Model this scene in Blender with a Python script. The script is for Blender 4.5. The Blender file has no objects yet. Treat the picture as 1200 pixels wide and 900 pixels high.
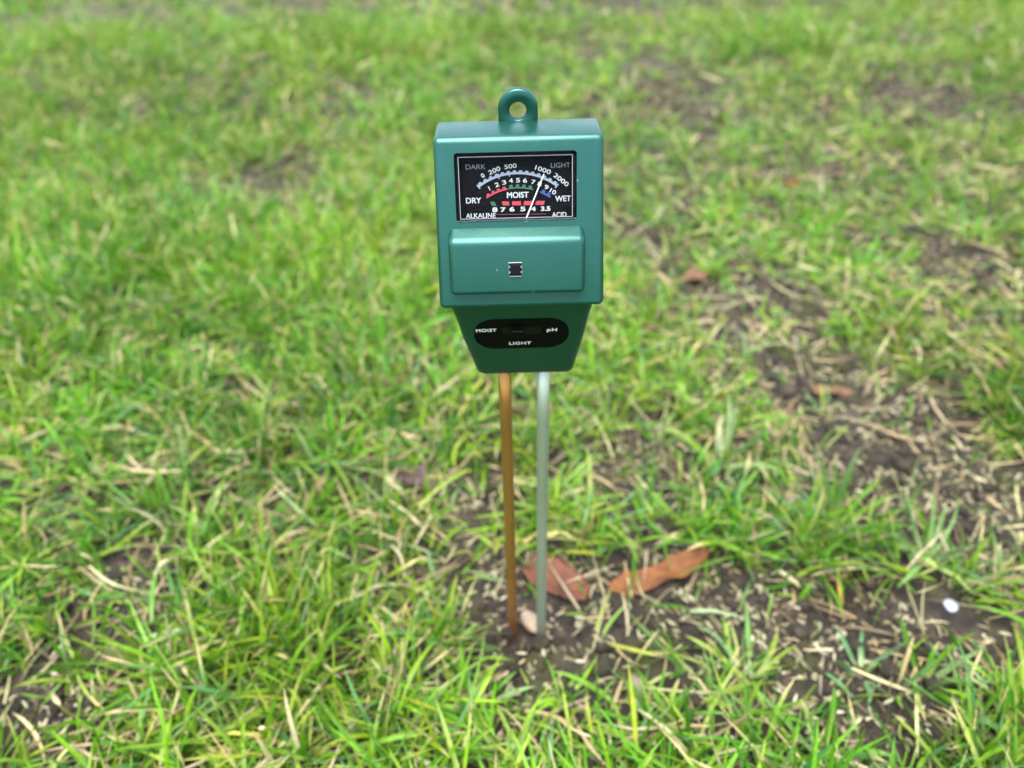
import bpy, bmesh, math, random
import numpy as np
from mathutils import Vector, Matrix

random.seed(7)
RNG = np.random.default_rng(11)
sc = bpy.context.scene
COL = sc.collection

# ------------------------------------------------------------------ camera
FPX = 870.0                      # focal length in photo pixels (1200 x 900 frame)
PITCH = math.radians(39.6)       # looking down
ROLL = math.radians(1.45)
CAM_H = 0.3444
_f = Vector((0, math.cos(PITCH), -math.sin(PITCH)))
_r0 = Vector((1, 0, 0)); _u0 = Vector((0, math.sin(PITCH), math.cos(PITCH)))
_r = _r0 * math.cos(ROLL) - _u0 * math.sin(ROLL)
_u = _u0 * math.cos(ROLL) + _r0 * math.sin(ROLL)

def ray(px, py):
    return _f + _r * ((px - 600) / FPX) - _u * ((py - 450) / FPX)

_d = ray(617.5, 748)
CAM = -_d * (CAM_H / -_d.z)      # the probes enter the soil at the world origin
cam_d = bpy.data.cameras.new('camera')
cam = bpy.data.objects.new('camera', cam_d); COL.objects.link(cam)
cam.matrix_world = Matrix(((_r.x, _u.x, -_f.x, CAM.x), (_r.y, _u.y, -_f.y, CAM.y), (_r.z, _u.z, -_f.z, CAM.z), (0, 0, 0, 1)))
cam_d.sensor_width = 36; cam_d.lens = FPX / 1200 * 36
cam_d.clip_start = 0.01; cam_d.clip_end = 200
cam_d.dof.use_dof = True; cam_d.dof.focus_distance = 0.226; cam_d.dof.aperture_fstop = 7.3
sc.camera = cam

# ------------------------------------------------------------------ sky, sun, exposure
SUN_EL, SUN_AZ = math.radians(78), math.radians(205)     # azimuth from +Y towards +X; overcast, brightest high overhead
w = bpy.data.worlds.new('World'); sc.world = w; w.use_nodes = True
nt = w.node_tree; nt.nodes.clear()
sky = nt.nodes.new('ShaderNodeTexSky'); sky.sky_type = 'NISHITA'; sky.sun_disc = False
sky.sun_elevation = SUN_EL; sky.sun_rotation = SUN_AZ; sky.dust_density = 2.5; sky.air_density = 1.2; sky.ozone_density = 1.0
hs = nt.nodes.new('ShaderNodeHueSaturation'); hs.inputs['Saturation'].default_value = 0.7
bgn = nt.nodes.new('ShaderNodeBackground'); bgn.inputs['Strength'].default_value = 0.085
out = nt.nodes.new('ShaderNodeOutputWorld')
nt.links.new(sky.outputs[0], hs.inputs['Color']); nt.links.new(hs.outputs[0], bgn.inputs['Color']); nt.links.new(bgn.outputs[0], out.inputs[0])
sl = bpy.data.lights.new('sun', 'SUN'); sl.energy = 1.5; sl.angle = math.radians(50); sl.color = (1.0, 0.96, 0.88)
so = bpy.data.objects.new('sun', sl); COL.objects.link(so)
sdir = Vector((math.sin(SUN_AZ) * math.cos(SUN_EL), math.cos(SUN_AZ) * math.cos(SUN_EL), math.sin(SUN_EL)))
so.rotation_euler = (-sdir).to_track_quat('-Z', 'Y').to_euler(); so.location = sdir * 3
sc.view_settings.view_transform = 'Standard'; sc.view_settings.look = 'None'
sc.view_settings.gamma = 1.0; sc.view_settings.use_curve_mapping = False
sc.view_settings.exposure = 2.85
sc.render.engine = 'CYCLES'
sc.cycles.use_denoising = True
sc.cycles.max_bounces = 8; sc.cycles.diffuse_bounces = 3; sc.cycles.glossy_bounces = 3
sc.cycles.transmission_bounces = 6; sc.cycles.transparent_max_bounces = 8
sc.cycles.caustics_reflective = False; sc.cycles.caustics_refractive = False

# ------------------------------------------------------------------ helpers
def on_z(px, py, z=0.0):
    d = ray(px, py); return CAM + d * ((z - CAM.z) / d.z)

def on_plane(px, py, p0, n):
    d = ray(px, py); return CAM + d * ((p0 - CAM).dot(n) / d.dot(n))

def hash2(ix, iy, s):
    h = (ix.astype(np.int64) * 374761393 + iy.astype(np.int64) * 668265263 + s * 982451653) & 0x7fffffff
    h = ((h ^ (h >> 13)) * 1274126177) & 0x7fffffff
    h = ((h ^ (h >> 16)) * 1597334677) & 0x7fffffff
    return (h & 0xfffff) / float(0xfffff)

def vnoise(x, y, s):
    ix, iy = np.floor(x), np.floor(y); fx, fy = x - ix, y - iy
    fx = fx * fx * (3 - 2 * fx); fy = fy * fy * (3 - 2 * fy)
    a = hash2(ix, iy, s); b = hash2(ix + 1, iy, s); c = hash2(ix, iy + 1, s); d = hash2(ix + 1, iy + 1, s)
    return (a * (1 - fx) + b * fx) * (1 - fy) + (c * (1 - fx) + d * fx) * fy

# bare patches of soil, found in the photograph and laid out on the ground: (pixel x, y, radius x, y, strength)
BARE_PX = [(1100, 575, 150, 110, .97), (970, 455, 120, 55, .8), (1185, 640, 80, 90, .85), (640, 705, 165, 70, .97), (820, 725, 150, 55, .9),
           (600, 800, 70, 60, .75), (560, 620, 75, 50, .6), (1000, 745, 170, 60, .75), (1010, 835, 190, 60, .62), (35, 850, 95, 55, .92),
           (300, 222, 75, 24, .8), (885, 365, 90, 42, .65), (760, 340, 60, 60, .4), (950, 200, 300, 130, .43), (785, 110, 45, 60, .5),
           (650, 4, 640, 20, .38), (100, 26, 110, 16, .45), (495, 575, 50, 30, .7), (345, 590, 60, 30, .5), (1150, 330, 90, 50, .55), (1100, 130, 130, 30, .5),
           (740, 560, 90, 60, .5), (900, 560, 90, 60, .45), (1165, 780, 70, 50, .7), (770, 700, 100, 48, 1.0), (900, 800, 300, 90, .55), (880, 480, 260, 120, .22), (1000, 300, 260, 90, .22), (420, 640, 160, 60, .15), (520, 460, 60, 60, .2), (655, 695, 60, 40, 1.0), (1110, 720, 35, 22, .9), (985, 700, 30, 30, .8)]
BARE = []
for (a, b, ra, rb, s) in BARE_PX:
    c = on_z(a, b); e1 = on_z(a + ra, b); n1 = on_z(a, max(b - rb, -60)); n2 = on_z(a, b + rb)
    BARE.append((c.x, (n1.y + n2.y) / 2, abs(e1.x - c.x), abs(n1.y - n2.y) / 2, s))

def bare(x, y):
    keep = np.ones_like(x)
    wx = x + (vnoise(x * 22, y * 22, 5) - .5) * .035; wy = y + (vnoise(x * 22, y * 22, 6) - .5) * .035
    for (cx, cy, rx, ry, s) in BARE:
        q = ((wx - cx) / rx) ** 2 + ((wy - cy) / ry) ** 2
        keep = keep * (1 - s * np.exp(-0.9 * q * q))
    n = vnoise(x * 9, y * 9, 3) * .6 + vnoise(x * 26, y * 26, 4) * .4
    spots = np.clip((n - .62) / .2, 0, 1) * .55
    return np.clip(1 - keep * (1 - spots), 0, 1)

def ground_h(x, y):
    x = np.asarray(x, float); y = np.asarray(y, float)
    far = np.clip((np.hypot(x, y) - .25) / .8, 0, 1)
    z = (vnoise(x * 15 + y * 5, y * 15 - x * 5, 21) - .5) * .009 + (vnoise(x * 45, y * 45, 22) - .5) * .005
    z = z + (vnoise(x * 115 - y * 30, y * 115 + x * 30, 23) - .5) * .0040 + (vnoise(x * 240 + y * 60, y * 240 - x * 60, 24) - .5) * .0030
    z = z + (vnoise(x * 3.1, y * 3.1, 25) - .5) * .035 * far
    return z - 0.0005

def gz(x, y):
    return float(ground_h(np.array([x]), np.array([y]))[0])

def at(px, py, dz=0.0):
    """The ground point that a photo pixel looks at."""
    p = on_z(px, py)
    for _ in range(3): p = on_z(px, py, gz(p.x, p.y) + dz)
    return p

# ------------------------------------------------------------------ materials
def new_mat(name):
    m = bpy.data.materials.new(name); m.use_nodes = True
    n = m.node_tree.nodes; n.clear()
    o = n.new('ShaderNodeOutputMaterial'); p = n.new('ShaderNodeBsdfPrincipled')
    m.node_tree.links.new(p.outputs[0], o.inputs[0])
    return m, m.node_tree, p, o

def plain(name, col, rough=.5, metal=0.0, spec=.5, bump=0.0, bscale=400.0, var=0.0, vscale=60.0):
    m, t, p, o = new_mat(name)
    p.inputs['Base Color'].default_value = (*col, 1); p.inputs['Roughness'].default_value = rough
    p.inputs['Metallic'].default_value = metal; p.inputs['Specular IOR Level'].default_value = spec
    tc = t.nodes.new('ShaderNodeTexCoord')
    if var:
        nz = t.nodes.new('ShaderNodeTexNoise'); nz.inputs['Scale'].default_value = vscale; nz.inputs['Detail'].default_value = 6
        t.links.new(tc.outputs['Object'], nz.inputs['Vector'])
        cr = t.nodes.new('ShaderNodeValToRGB'); cr.color_ramp.elements[0].position = .3; cr.color_ramp.elements[1].position = .7
        cr.color_ramp.elements[0].color = (*[c * (1 - var) for c in col], 1); cr.color_ramp.elements[1].color = (*[min(1, c * (1 + var)) for c in col], 1)
        t.links.new(nz.outputs[0], cr.inputs[0]); t.links.new(cr.outputs[0], p.inputs['Base Color'])
    if bump:
        nb = t.nodes.new('ShaderNodeTexNoise'); nb.inputs['Scale'].default_value = bscale; nb.inputs['Detail'].default_value = 4
        t.links.new(tc.outputs['Object'], nb.inputs['Vector'])
        b = t.nodes.new('ShaderNodeBump'); b.inputs['Strength'].default_value = bump; b.inputs['Distance'].default_value = .0004
        t.links.new(nb.outputs[0], b.inputs['Height']); t.links.new(b.outputs[0], p.inputs['Normal'])
    return m

def plastic_mat():
    m, t, p, o = new_mat('green_plastic')
    tc = t.nodes.new('ShaderNodeTexCoord')
    def noise(scale, detail=3):
        n = t.nodes.new('ShaderNodeTexNoise'); n.inputs['Scale'].default_value = scale; n.inputs['Detail'].default_value = detail
        t.links.new(tc.outputs['Object'], n.inputs['Vector']); return n
    def ramp(src, a, b, c0, c1):
        r = t.nodes.new('ShaderNodeValToRGB'); e = r.color_ramp.elements
        e[0].position, e[1].position = a, b; e[0].color = (*c0, 1); e[1].color = (*c1, 1)
        t.links.new(src, r.inputs[0]); return r
    base = ramp(noise(55, 6).outputs[0], .3, .7, (.0008, .023, .0145), (.0012, .027, .017))
    vor = t.nodes.new('ShaderNodeTexVoronoi'); vor.inputs['Scale'].default_value = 190
    t.links.new(tc.outputs['Object'], vor.inputs['Vector'])
    sel = ramp(noise(70, 2).outputs[0], .56, .62, (0, 0, 0), (1, 1, 1))
    dot = ramp(vor.outputs['Distance'], .03, .08, (1, 1, 1), (0, 0, 0))
    mul = t.nodes.new('ShaderNodeMath'); mul.operation = 'MULTIPLY'
    t.links.new(sel.outputs[0], mul.inputs[0]); t.links.new(dot.outputs[0], mul.inputs[1])
    mix = t.nodes.new('ShaderNodeMix'); mix.data_type = 'RGBA'
    t.links.new(mul.outputs[0], mix.inputs[0]); t.links.new(base.outputs[0], mix.inputs[6]); mix.inputs[7].default_value = (.16, .21, .19, 1)
    t.links.new(mix.outputs[2], p.inputs['Base Color'])
    rr = ramp(noise(120, 5).outputs[0], .3, .7, (.30,) * 3, (.42,) * 3); t.links.new(rr.outputs[0], p.inputs['Roughness'])
    b = t.nodes.new('ShaderNodeBump'); b.inputs['Strength'].default_value = .12; b.inputs['Distance'].default_value = .0002
    t.links.new(noise(1500, 2).outputs[0], b.inputs['Height']); t.links.new(b.outputs[0], p.inputs['Normal'])
    p.inputs['IOR'].default_value = 1.68
    p.inputs['Specular Tint'].default_value = (.42, .94, .87, 1)
    return m

def blade_mat(name, rough=.42, trans=.35):
    m, t, p, o = new_mat(name)
    a = t.nodes.new('ShaderNodeAttribute'); a.attribute_name = 'tint'
    tc = t.nodes.new('ShaderNodeTexCoord')
    nz = t.nodes.new('ShaderNodeTexNoise'); nz.inputs['Scale'].default_value = 260; nz.inputs['Detail'].default_value = 3
    t.links.new(tc.outputs['Object'], nz.inputs['Vector'])
    mr = t.nodes.new('ShaderNodeMapRange'); mr.inputs[1].default_value = .3; mr.inputs[2].default_value = .7; mr.inputs[3].default_value = .82; mr.inputs[4].default_value = 1.18
    t.links.new(nz.outputs[0], mr.inputs[0])
    mx = t.nodes.new('ShaderNodeVectorMath'); mx.operation = 'SCALE'
    t.links.new(a.outputs['Color'], mx.inputs[0]); t.links.new(mr.outputs[0], mx.inputs['Scale'])
    t.links.new(mx.outputs[0], p.inputs['Base Color'])
    p.inputs['Roughness'].default_value = rough; p.inputs['Specular IOR Level'].default_value = .28
    tr = t.nodes.new('ShaderNodeBsdfTranslucent')
    tw = t.nodes.new('ShaderNodeVectorMath'); tw.operation = 'MULTIPLY'; tw.inputs[1].default_value = (1.35, 1.5, .8)
    t.links.new(mx.outputs[0], tw.inputs[0]); t.links.new(tw.outputs[0], tr.inputs['Color'])
    ms = t.nodes.new('ShaderNodeMixShader'); ms.inputs[0].default_value = trans
    t.links.new(p.outputs[0], ms.inputs[1]); t.links.new(tr.outputs[0], ms.inputs[2]); t.links.new(ms.outputs[0], o.inputs[0])
    return m

def soil_mat():
    m, t, p, o = new_mat('soil')
    g = t.nodes.new('ShaderNodeNewGeometry')
    def noise(scale, detail=8, rough=.6):
        n = t.nodes.new('ShaderNodeTexNoise'); n.inputs['Scale'].default_value = scale; n.inputs['Detail'].default_value = detail; n.inputs['Roughness'].default_value = rough
        t.links.new(g.outputs['Position'], n.inputs['Vector']); return n
    r1 = t.nodes.new('ShaderNodeValToRGB'); e = r1.color_ramp.elements
    e[0].position = .3; e[0].color = (.008, .006, .0045, 1); e[1].position = .72; e[1].color = (.076, .058, .040, 1)
    k = e.new(.5); k.color = (.031, .024, .0165, 1)
    t.links.new(noise(90).outputs[0], r1.inputs[0])
    r2 = t.nodes.new('ShaderNodeValToRGB'); r2.color_ramp.elements[0].position = .54; r2.color_ramp.elements[1].position = .68
    t.links.new(noise(24, 5).outputs[0], r2.inputs[0])
    mos = t.nodes.new('ShaderNodeMix'); mos.data_type = 'RGBA'; mos.inputs[7].default_value = (.042, .050, .010, 1)
    sc1 = t.nodes.new('ShaderNodeMath'); sc1.operation = 'MULTIPLY'; sc1.inputs[1].default_value = .8
    t.links.new(r2.outputs[0], sc1.inputs[0]); t.links.new(sc1.outputs[0], mos.inputs[0]); t.links.new(r1.outputs[0], mos.inputs[6])
    # open lawn colour beyond the strip whose blades are built one by one
    ln = t.nodes.new('ShaderNodeVectorMath'); ln.operation = 'LENGTH'; t.links.new(g.outputs['Position'], ln.inputs[0])
    mr = t.nodes.new('ShaderNodeMapRange'); mr.inputs[1].default_value = 1.35; mr.inputs[2].default_value = 2.3
    t.links.new(ln.outputs['Value'], mr.inputs[0])
    r3 = t.nodes.new('ShaderNodeValToRGB'); r3.color_ramp.elements[0].color = (.05, .10, .014, 1); r3.color_ramp.elements[1].color = (.10, .15, .03, 1)
    r3.color_ramp.elements[0].position = .35; r3.color_ramp.elements[1].position = .65
    t.links.new(noise(5, 10, .7).outputs[0], r3.inputs[0])
    lw = t.nodes.new('ShaderNodeMix'); lw.data_type = 'RGBA'
    t.links.new(mr.outputs[0], lw.inputs[0]); t.links.new(mos.outputs[2], lw.inputs[6]); t.links.new(r3.outputs[0], lw.inputs[7])
    t.links.new(lw.outputs[2], p.inputs['Base Color'])
    p.inputs['Roughness'].default_value = .85; p.inputs['Specular IOR Level'].default_value = .3
    b = t.nodes.new('ShaderNodeBump'); b.inputs['Strength'].default_value = 1.0; b.inputs['Distance'].default_value = .004
    t.links.new(noise(420, 8, .7).outputs[0], b.inputs['Height']); t.links.new(b.outputs[0], p.inputs['Normal'])
    return m

def leaf_mat(name, c1, c2, c3):
    m, t, p, o = new_mat(name)
    tc = t.nodes.new('ShaderNodeTexCoord')
    n1 = t.nodes.new('ShaderNodeTexNoise'); n1.inputs['Scale'].default_value = 130; n1.inputs['Detail'].default_value = 7
    n2 = t.nodes.new('ShaderNodeTexNoise'); n2.inputs['Scale'].default_value = 48; n2.inputs['Detail'].default_value = 4
    for n in (n1, n2): t.links.new(tc.outputs['Object'], n.inputs['Vector'])
    r1 = t.nodes.new('ShaderNodeValToRGB'); r1.color_ramp.elements[0].color = (*c1, 1); r1.color_ramp.elements[1].color = (*c2, 1)
    r1.color_ramp.elements[0].position = .35; r1.color_ramp.elements[1].position = .65
    t.links.new(n1.outputs[0], r1.inputs[0])
    r2 = t.nodes.new('ShaderNodeValToRGB'); r2.color_ramp.elements[0].position = .55; r2.color_ramp.elements[1].position = .68
    t.links.new(n2.outputs[0], r2.inputs[0])
    mx = t.nodes.new('ShaderNodeMix'); mx.data_type = 'RGBA'; mx.inputs[7].default_value = (*c3, 1)
    t.links.new(r2.outputs[0], mx.inputs[0]); t.links.new(r1.outputs[0], mx.inputs[6]); t.links.new(mx.outputs[2], p.inputs['Base Color'])
    p.inputs['Roughness'].default_value = .7; p.inputs['Specular IOR Level'].default_value = .2
    b = t.nodes.new('ShaderNodeBump'); b.inputs['Strength'].default_value = .6; b.inputs['Distance'].default_value = .0008
    t.links.new(n1.outputs[0], b.inputs['Height']); t.links.new(b.outputs[0], p.inputs['Normal'])
    return m

def clear_mat():
    m, t, p, o = new_mat('clear_plastic'); t.nodes.remove(p)
    tr = t.nodes.new('ShaderNodeBsdfTransparent'); tr.inputs[0].default_value = (.97, .98, .98, 1)
    gl = t.nodes.new('ShaderNodeBsdfGlossy'); gl.inputs['Roughness'].default_value = .06
    fr = t.nodes.new('ShaderNodeFresnel'); fr.inputs['IOR'].default_value = 1.08
    mx = t.nodes.new('ShaderNodeMixShader')
    t.links.new(fr.outputs[0], mx.inputs[0]); t.links.new(tr.outputs[0], mx.inputs[1]); t.links.new(gl.outputs[0], mx.inputs[2]); t.links.new(mx.outputs[0], o.inputs[0])
    return m

def probe_mat(name, col, rough, dirt):
    m, t, p, o = new_mat(name)
    tc = t.nodes.new('ShaderNodeTexCoord')
    n1 = t.nodes.new('ShaderNodeTexNoise'); n1.inputs['Scale'].default_value = 120; n1.inputs['Detail'].default_value = 5
    mp = t.nodes.new('ShaderNodeMapping'); mp.inputs['Scale'].default_value = (1, 1, .12)
    t.links.new(tc.outputs['Object'], mp.inputs[0]); t.links.new(mp.outputs[0], n1.inputs['Vector'])
    r1 = t.nodes.new('ShaderNodeValToRGB'); r1.color_ramp.elements[0].position = .3; r1.color_ramp.elements[1].position = .7
    r1.color_ramp.elements[0].color = (*[c * .8 for c in col], 1); r1.color_ramp.elements[1].color = (*[min(1, c * 1.12) for c in col], 1)
    t.links.new(n1.outputs[0], r1.inputs[0])
    # soil smeared on the lowest centimetre or two, with a ragged upper edge
    sx = t.nodes.new('ShaderNodeSeparateXYZ'); t.links.new(tc.outputs['Object'], sx.inputs[0])
    n2 = t.nodes.new('ShaderNodeTexNoise'); n2.inputs['Scale'].default_value = 240; n2.inputs['Detail'].default_value = 4
    t.links.new(tc.outputs['Object'], n2.inputs['Vector'])
    ad = t.nodes.new('ShaderNodeMath'); ad.operation = 'MULTIPLY_ADD'; ad.inputs[1].default_value = -.05; ad.inputs[2].default_value = .025
    t.links.new(n2.outputs[0], ad.inputs[0])
    s2 = t.nodes.new('ShaderNodeMath'); s2.operation = 'ADD'; t.links.new(sx.outputs[2], s2.inputs[0]); t.links.new(ad.outputs[0], s2.inputs[1])
    mr = t.nodes.new('ShaderNodeMapRange'); mr.inputs[1].default_value = dirt; mr.inputs[2].default_value = dirt - (.05 if dirt > .03 else .01); t.links.new(s2.outputs[0], mr.inputs[0])
    mx = t.nodes.new('ShaderNodeMix'); mx.data_type = 'RGBA'; mx.inputs[7].default_value = (.075, .026, .014, 1)
    t.links.new(mr.outputs[0], mx.inputs[0]); t.links.new(r1.outputs[0], mx.inputs[6]); t.links.new(mx.outputs[2], p.inputs['Base Color'])
    sub = t.nodes.new('ShaderNodeMath'); sub.operation = 'SUBTRACT'; sub.inputs[0].default_value = 1; t.links.new(mr.outputs[0], sub.inputs[1])
    mm_ = t.nodes.new('ShaderNodeMath'); mm_.operation = 'MULTIPLY'; mm_.inputs[1].default_value = .75
    t.links.new(sub.outputs[0], mm_.inputs[0]); t.links.new(mm_.outputs[0], p.inputs['Metallic']); p.inputs['Specular IOR Level'].default_value = .25
    p.inputs['Roughness'].default_value = rough
    return m

M = {}
M['plastic'] = plastic_mat()
M['blade'] = blade_mat('grass_blade'); M['dry'] = blade_mat('dry_blade', .6, .2)
M['soil'] = soil_mat()
M['black'] = plain('black_print', (.0016, .0016, .0022), .6, spec=.06)
M['switch'] = plain('switch_black', (.001, .001, .001), .5, spec=.08)
M['knob'] = plain('knob_black', (.003, .003, .003), .45, spec=.15)
M['white'] = plain('white_print', (.33, .34, .36), .5)
M['grey'] = plain('shaded_white_print', (.13, .13, .14), .5)  # white dial print with the window's shade put into its colour
M['text'] = plain('switch_print', (.6, .6, .6), .5)
M['band'] = plain('pale_blue_print', (.16, .20, .255), .5)
M['red'] = plain('red_print', (.29, .018, .026), .5)
M['dgreen'] = plain('green_print', (.014, .075, .03), .5)
M['blue'] = plain('blue_print', (.010, .035, .17), .5)
M['needle'] = plain('needle_white', (.55, .55, .55), .4)
M['chrome'] = plain('silver_lead', (.20, .24, .23), .4, 1.0)
M['chip'] = plain('sensor_chip', (.003, .002, .004), .5, spec=.1)
M['clear'] = clear_mat()
M['copper'] = probe_mat('copper_probe', (.31, .16, .042), .3, .055)
M['alloy'] = probe_mat('grey_probe', (.34, .39, .31), .42, .004)

# ------------------------------------------------------------------ object helpers
def link(name, me, mat=None, parent=None, label=None, cat=None, group=None, kind=None):
    o = bpy.data.objects.new(name, me); COL.objects.link(o)
    if mat is not None and me is not None:
        me.materials.clear(); me.materials.append(mat)
    if parent is not None: o.parent = parent
    for k, v in (('label', label), ('category', cat), ('group', group), ('kind', kind)):
        if v: o[k] = v
    return o

def bm_mesh(bm, name, smooth=True):
    me = bpy.data.meshes.new(name); bm.to_mesh(me); bm.free()
    if smooth: me.polygons.foreach_set('use_smooth', np.ones(len(me.polygons), bool))
    return me

def hexa(corners, bevel=0.0, seg=3, select=None):
    """Box from 8 corners: bottom 4 (ccw from above) then top 4."""
    bm = bmesh.new(); v = [bm.verts.new(c) for c in corners]
    for f in ((0, 3, 2, 1), (4, 5, 6, 7), (0, 1, 5, 4), (1, 2, 6, 5), (2, 3, 7, 6), (3, 0, 4, 7)): bm.faces.new([v[i] for i in f])
    bmesh.ops.recalc_face_normals(bm, faces=bm.faces[:])
    if bevel: bmesh.ops.bevel(bm, geom=bm.edges[:], offset=bevel, segments=seg, profile=.5, affect='EDGES', clamp_overlap=True)
    return bm

def np_mesh(name, verts, faces_flat, loop_starts, loop_totals, tint=None, smooth=True):
    me = bpy.data.meshes.new(name)
    me.vertices.add(len(verts)); me.vertices.foreach_set('co', np.ascontiguousarray(verts, np.float32).ravel())
    me.loops.add(len(faces_flat)); me.loops.foreach_set('vertex_index', np.ascontiguousarray(faces_flat, np.int32))
    me.polygons.add(len(loop_starts)); me.polygons.foreach_set('loop_start', np.ascontiguousarray(loop_starts, np.int32))
    me.polygons.foreach_set('loop_total', np.ascontiguousarray(loop_totals, np.int32))
    if smooth: me.polygons.foreach_set('use_smooth', np.ones(len(loop_starts), bool))
    if tint is not None:
        a = me.attributes.new('tint', 'FLOAT_COLOR', 'POINT')
        c = np.ones((len(verts), 4), np.float32); c[:, :3] = tint; a.data.foreach_set('color', c.ravel())
    me.update(calc_edges=True); me.validate()
    return me

# ------------------------------------------------------------------ ground
def axis(lo, hi, step, reach, g=1.065):
    core = np.arange(lo, hi + step / 2, step); outw = []; d = step; p = 0
    while p < reach: d *= g; p += d; outw.append(p)
    outw = np.array(outw)
    return np.concatenate([(lo - outw)[::-1], core, hi + outw])
gx = axis(-.42, .42, .0035, 60); gy = axis(-.14, .48, .0035, 60)
X, Y = np.meshgrid(gx, gy); Z = ground_h(X, Y)
R = np.hypot(X - .0, Y + .002); Z = Z - .0035 * np.exp(-(R / .014) ** 2) + .0016 * np.exp(-((R - .019) / .005) ** 2)      # soil pushed down round the probes
nx, ny = len(gx), len(gy)
idx = np.arange(nx * ny).reshape(ny, nx)
q = np.stack([idx[:-1, :-1], idx[:-1, 1:], idx[1:, 1:], idx[1:, :-1]], -1).reshape(-1, 4)
me = np_mesh('ground', np.stack([X, Y, Z], -1).reshape(-1, 3), q.ravel(), np.arange(len(q)) * 4, np.full(len(q), 4))
link('ground', me, M['soil'], kind='structure', label='dark crumbly soil showing between the grass of the lawn')

# ------------------------------------------------------------------ the soil meter
meter = link('soil_meter', None, label='green plastic three-way soil meter standing on two probes in the lawn', cat='soil meter')
XC = -.0007                                          # head's centre line
ZB, ZT = .2150, .2621                                # box part of the head: bottom and top
YFB, YFT, YB = -.0174, .0015, .0160                  # front at bottom, front at top, back
def front_y(z): return YFB + (YFT - YFB) * (z - ZB) / (ZT - ZB)
P0 = Vector((XC, YFB, ZB)); Vv = Vector((0, YFT - YFB, ZT - ZB)).normalized(); Uu = Vector((1, 0, 0)); Nn = Uu.cross(Vv).normalized()
if Nn.y > 0: Nn = -Nn
def fplane(px, py, depth=0.0):
    """Photo pixel to a point on the head's front plane (depth in metres behind it)."""
    return on_plane(px, py, P0 - Nn * depth, Nn)
def frame_box(a, b, d0, d1, n=None):
    """Corners between two opposite points of the front plane, from d0 to d1 along its normal."""
    n = n or Nn
    w = (b - a).dot(Uu); h = (b - a).dot(Vv)
    return [a + Uu * u * w + Vv * v * h + n * d for v in (0, 1) for (u, d) in ((0, d1), (1, d1), (1, d0), (0, d0))]

hw_b, hw_t = .0256, .0250
box = hexa([(XC - hw_b, YFB, ZB), (XC + hw_b, YFB, ZB), (XC + hw_b, YB, ZB), (XC - hw_b, YB, ZB),
            (XC - hw_t, YFT, ZT), (XC + hw_t, YFT, ZT), (XC + hw_t, YB, ZT), (XC - hw_t, YB, ZT)], .0016, 4)
housing = link('housing', bm_mesh(box, 'housing'), M['plastic'], meter)
wa, wb = fplane(535, 261), fplane(676, 176)         # window opening
wa2 = Vector(wa); wb2 = Vector(wb)
cut = link('cutter', bm_mesh(hexa(frame_box(wa2, wb2, -.0055, .01), .0009, 3), 'cutter'))
md = housing.modifiers.new('cut', 'BOOLEAN'); md.operation = 'DIFFERENCE'; md.object = cut; md.solver = 'EXACT'
dg = bpy.context.evaluated_depsgraph_get(); dg.update()
hm = bpy.data.meshes.new_from_object(housing.evaluated_get(dg)); housing.modifiers.clear(); housing.data = hm
hm.materials.clear(); hm.materials.append(M['plastic'])
try: hm.set_sharp_from_angle(angle=math.radians(40))
except Exception: pass
bpy.data.objects.remove(cut, do_unlink=True)

# lower, tapering half of the head
def loft(rings, name, bevel=0):
    bm = bmesh.new(); prev = None; first = None
    for ring in rings:
        cur = [bm.verts.new(p) for p in ring]
        if prev:
            for i in range(len(cur)): bm.faces.new((prev[i], prev[(i + 1) % len(cur)], cur[(i + 1) % len(cur)], cur[i]))
        else: first = cur
        prev = cur
    bm.faces.new(first[::-1]); bm.faces.new(prev)
    bmesh.ops.recalc_face_normals(bm, faces=bm.faces[:])
    return bm
def rrect(hw, yf, yb, z, r=.003, n=5, xc=XC):
    pts = []
    for (sx, y, a0) in ((1, yf, -90), (1, yb, 0), (-1, yb, 90), (-1, yf, 180)):
        cx = xc + sx * (hw - r); cy = y + r if y == yf else y - r
        for k in range(n + 1):
            a = math.radians(a0 + 90 * k / n); pts.append((cx + r * math.cos(a), cy + r * math.sin(a), z))
    return pts
LT, LB = .2165, .1778
def lower_ring(z):
    t = (LT - z) / (LT - LB)
    hw = .0238 + (.0172 - .0238) * t - .0004 * math.sin(math.pi * min(1, t * 2.2)) 
    return (hw, -.0150 + .0112 * t, .0140 - .0060 * t, z)
rings = []
for k in range(13):
    z = LT + (LB + .0008 - LT) * k / 12; rings.append(rrect(*lower_ring(z), xc=XC + .0012 * k / 12))
hw, yf, yb, z = lower_ring(LB)
rings.append(rrect(hw - .0003, yf + .0003, yb - .0003, LB + .0002, xc=XC + .0012)); rings.append(rrect(hw - .001, yf + .001, yb - .001, LB, xc=XC + .0012))
lower = link('lower_housing', bm_mesh(loft(rings, 'lower'), 'lower_housing'), M['plastic'], meter)
try: lower.data.set_sharp_from_angle(angle=math.radians(50))
except Exception: pass

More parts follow.
